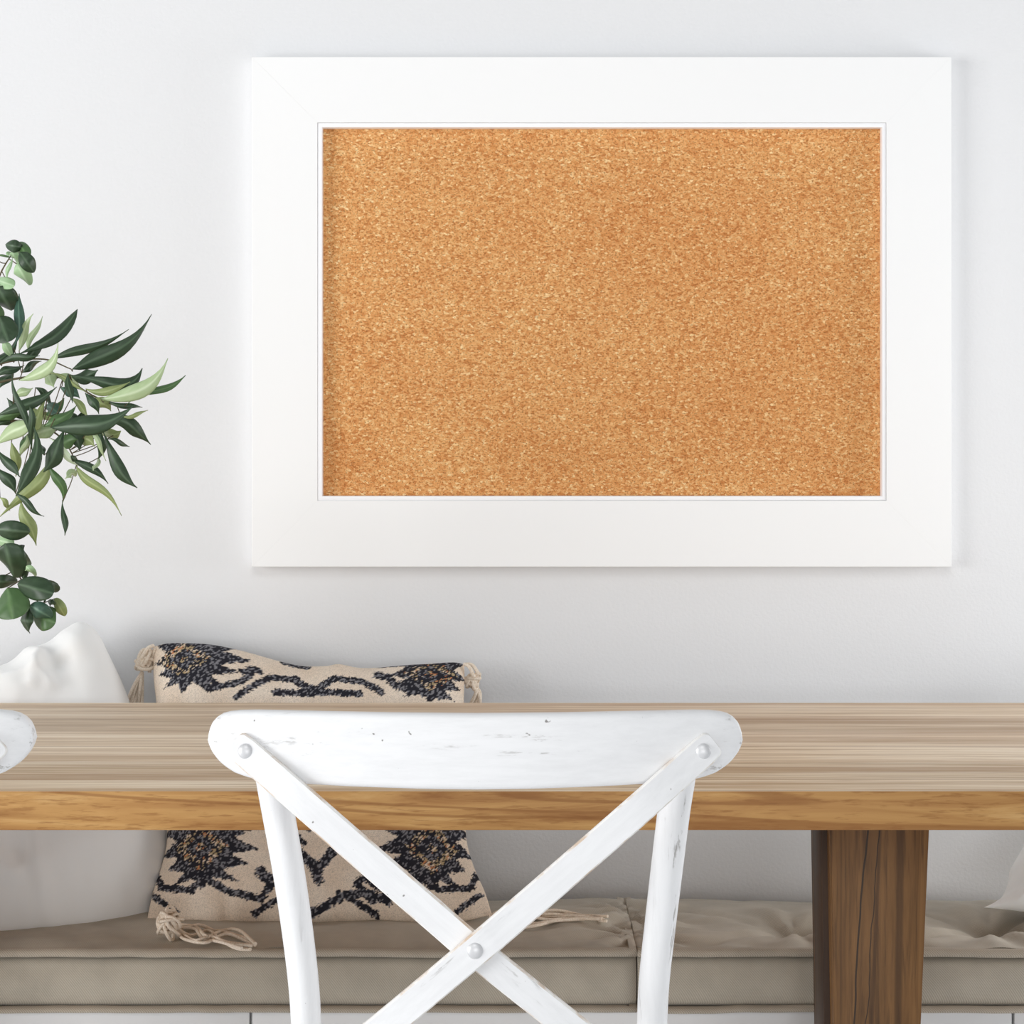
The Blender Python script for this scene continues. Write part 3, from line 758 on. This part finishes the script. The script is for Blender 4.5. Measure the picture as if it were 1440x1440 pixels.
low = [((146, 593), (212, 625), (186, 600), 21, 'd', -.01, .5), ((144, 604), (193, 686), (162, 650), 19, 'd', -.02, .62), ((150, 618), (182, 628), N, 7, 'd', 0, .6),
       ((70, 616), (114, 656), (90, 636), 10, 'w', -.03, .6), ((100, 646), (152, 680), (127, 658), 12, 'd', -.01, .5), ((107, 656), (171, 725), (136, 684), 13, 'o', -.015, .42),
       ((68, 655), (88, 707), (84, 679), 14, 'm', -.01, .5), ((88, 704), (91, 753), (90, 728), 9, 'd', -.01, .6), ((92, 602), (61, 664), (78, 635), 24, 'd', -.03, .6),
       ((46, 596), (22, 698), (47, 650), 21, 'd', -.035, .6), ((70, 650), (-4, 730), (42, 690), 19, 'o', 0, .4), ((30, 704), (51, 767), (38, 734), 19, 'o', .01, .55),
       ((22, 694), (62, 726), (42, 712), 10, 'd', -.015, .45), ((-6, 628), (28, 671), (10, 650), 14, 'd', -.01, .6), ((-6, 655), (22, 694), (8, 672), 17, 'd', 0, .6),
       ((-5, 625), (52, 586), (24, 604), 24, 'p', -.01, .5), ((44, 618), (84, 598), N, 22, 'p', .0, .5), ((17, 526), (42, 614), (27, 568), 10, 'd', -.03, .6),
       ((-4, 584), (80, 544), (40, 568), 17, 'd', -.015, .5), ((142, 602), (137, 647), (142, 624), 13, 'd', -.015, .55), ((125, 604), (149, 648), N, 7, 'p', -.03, .4),
       ((104, 608), (133, 628), N, 20, 'o', .01, .5), ((138, 644), (131, 662), N, 8, 'p', 0, .5), ((106, 670), (91, 674), (99, 667), 12, 'p', 0, .4),
       ((96, 598), (112, 634), N, 22, 'd', 0, .5), ((66, 556), (44, 606), (52, 590), 16, 'o', -.01, .6), ((16, 622), (22, 670), (22, 646), 14, 'o', .02, .5),
       ((38, 612), (27, 644), N, 9, 'p', .01, .5), ((42, 572), (46, 640), (44, 600), 10, 'd', -.04, .4), ((-6, 592), (34, 580), N, 15, 'm', .01, .5), ((-6, 600), (28, 590), N, 9, 'd', .012, .5),
       ((62, 572), (84, 580), N, 18, 't', .02, .5), ((78, 628), (110, 618), N, 20, 'm', .01, .5), ((170, 606), (140, 612), N, 16, 'o', .02, .5), ((112, 650), (98, 640), N, 8, 'd', 0, .5),
       ((0, 700), (14, 718), N, 8, 'o', 0, .5), ((62, 640), (56, 622), N, 10, 'd', .01, .5), ((66, 562), (74, 604), N, 12, 'd', .03, .5), ((90, 560), (60, 590), N, 13, 'm', .02, .5), ((120, 575), (100, 612), N, 14, 'd', .03, .5), ((84, 596), (40, 566), N, 12, 'o', .03, .5), ((50, 545), (74, 570), N, 11, 'd', .035, .5), ((140, 585), (120, 618), N, 13, 'm', .025, .5), ((20, 560), (46, 546), N, 13, 'p', .03, .5), ((34, 590), (10, 560), N, 14, 'd', .03, .5), ((100, 560), (124, 586), N, 11, 'o', .03, .5), ((120, 600), (150, 592), N, 12, 'd', .03, .5), ((28, 640), (44, 606), N, 12, 'm', .03, .5), ((94, 580), (110, 606), N, 18, 'd', .03, .5)]
DL = 3.0
GRP = 'branches in the vase'
branch('leafy_branch', 'uppermost olive-like branch of narrow leaves reaching right from left edge', 'branch', GRP, [(-120, 600, 0), (-60, 545, .01), (0, 512, .01), (60, 505, .01), (100, 519, .01)], upper, DL)
branch('leafy_branch', 'longest leafy branch of narrow dark and pale leaves, nearest the board', 'branch', GRP, [(-130, 610, 0), (-60, 560, 0), (10, 535, .015), (80, 530, .015), (130, 556, .01), (165, 572, .01)], middle, DL - .02)
branch('leafy_branch', 'drooping branch of narrow leaves hanging lowest above the white pillow', 'branch', GRP, [(-130, 620, 0), (-60, 600, 0), (10, 592, .02), (60, 600, .02), (90, 620, .015), (108, 652, .01)], low, DL - .01)
branch('eucalyptus_branch', 'round-leaved eucalyptus sprig at upper left, topmost of the greenery', 'branch', GRP, [(-140, 590, .02), (-70, 480, .03), (-15, 415, .03), (4, 378, .02), (20, 352, .02)], [((10, 392), (18, 362), N, 6, 'l', 0, .5), ((-8, 361), (20, 362), N, 3, 'm', 0, .5)],
       DL, [(20, 346, 12, 9, 10, 'd', -.01), (33, 352, 13, 9, 60, 'm', 0), (20, 362, 9, 12, 70, 'l', .01), (38, 369, 17, 11, 55, 'd', -.02), (32, 386, 17, 12, 60, 'l', -.01),
            (8, 398, 13, 9, 20, 'l', .01), (6, 420, 19, 18, 60, 'd', -.01), (5, 463, 19, 18, 70, 'd', -.015), (-12, 440, 18, 16, 20, 'm', 0)])
branch('eucalyptus_branch', 'round-leaved eucalyptus sprig drooping at lower left over the white pillow', 'branch', GRP, [(-140, 640, .02), (-80, 660, .02), (-30, 710, .02), (0, 765, .02), (30, 815, .02), (56, 850, .02)], [],
       DL - .01, [(18, 746, 24, 14, 5, 'd', -.02), (8, 762, 12, 10, 10, 'l', .01), (13, 788, 24, 25, 75, 'd', -.03), (33, 792, 11, 26, 0, 'd', 0), (43, 803, 9, 7, 50, 'l', -.02),
                  (50, 828, 26, 17, 15, 'd', -.03), (69, 833, 9, 16, 0, 'd', -.01), (14, 849, 22, 25, 80, 'm', -.025), (57, 860, 17, 13, 30, 't', -.035), (62, 870, 17, 18, 20, 'm', -.01),
                  (38, 873, 9, 18, 5, 'd', -.02), (84, 854, 14, 8, 60, 'o', -.01), (6, 818, 18, 10, 0, 'd', 0), (72, 848, 5, 5, 30, 'd', -.02)])

# ------------------------------------------------------------------ daylight and added fill lamps
wd = bpy.data.worlds.new('world'); S.world = wd; wd.use_nodes = True
bg = wd.node_tree.nodes['Background']; bg.inputs[0].default_value = (.94, .975, 1, 1); bg.inputs[1].default_value = .40
def area(name, loc, target, sx, sy, energy, col):
    L = bpy.data.lights.new(name, 'AREA'); L.shape = 'RECTANGLE'; L.size = sx; L.size_y = sy; L.energy = energy; L.color = col
    o = bpy.data.objects.new(name, L); COL.objects.link(o); o.location = loc
    o.rotation_euler = (Vector(target) - Vector(loc)).to_track_quat('-Z', 'Y').to_euler(); return o
area('window_daylight', (-4.6, .3, 1.2), (0.2, 3.5, .7), 2.8, 2.1, 160, (1, .997, .99))
area('top_fill', (-.3, -1.8, 4.3), (0.1, 3.5, .6), 2.2, 1.6, 48, (1, 1, 1))  # added overhead lamp, no opening there; lightens tabletop, drops frame shadow
area('front_fill', (.9, -4.6, .75), (0.3, 3.5, .5), 3.4, 1.3, 90, (1, 1, 1))  # added fill from behind the camera for front faces
area('right_fill', (2.6, 3.2, 1.0), (0.2, 3.45, .42), .8, .9, 25, (1, 1, 1))  # added side fill to brighten cushion tops and lower wall

S.view_settings.view_transform = 'Standard'
S.view_settings.look = 'None'
S.view_settings.gamma = 1.0
S.view_settings.use_curve_mapping = False
S.view_settings.exposure = 0.03
S.cycles.use_denoising = True
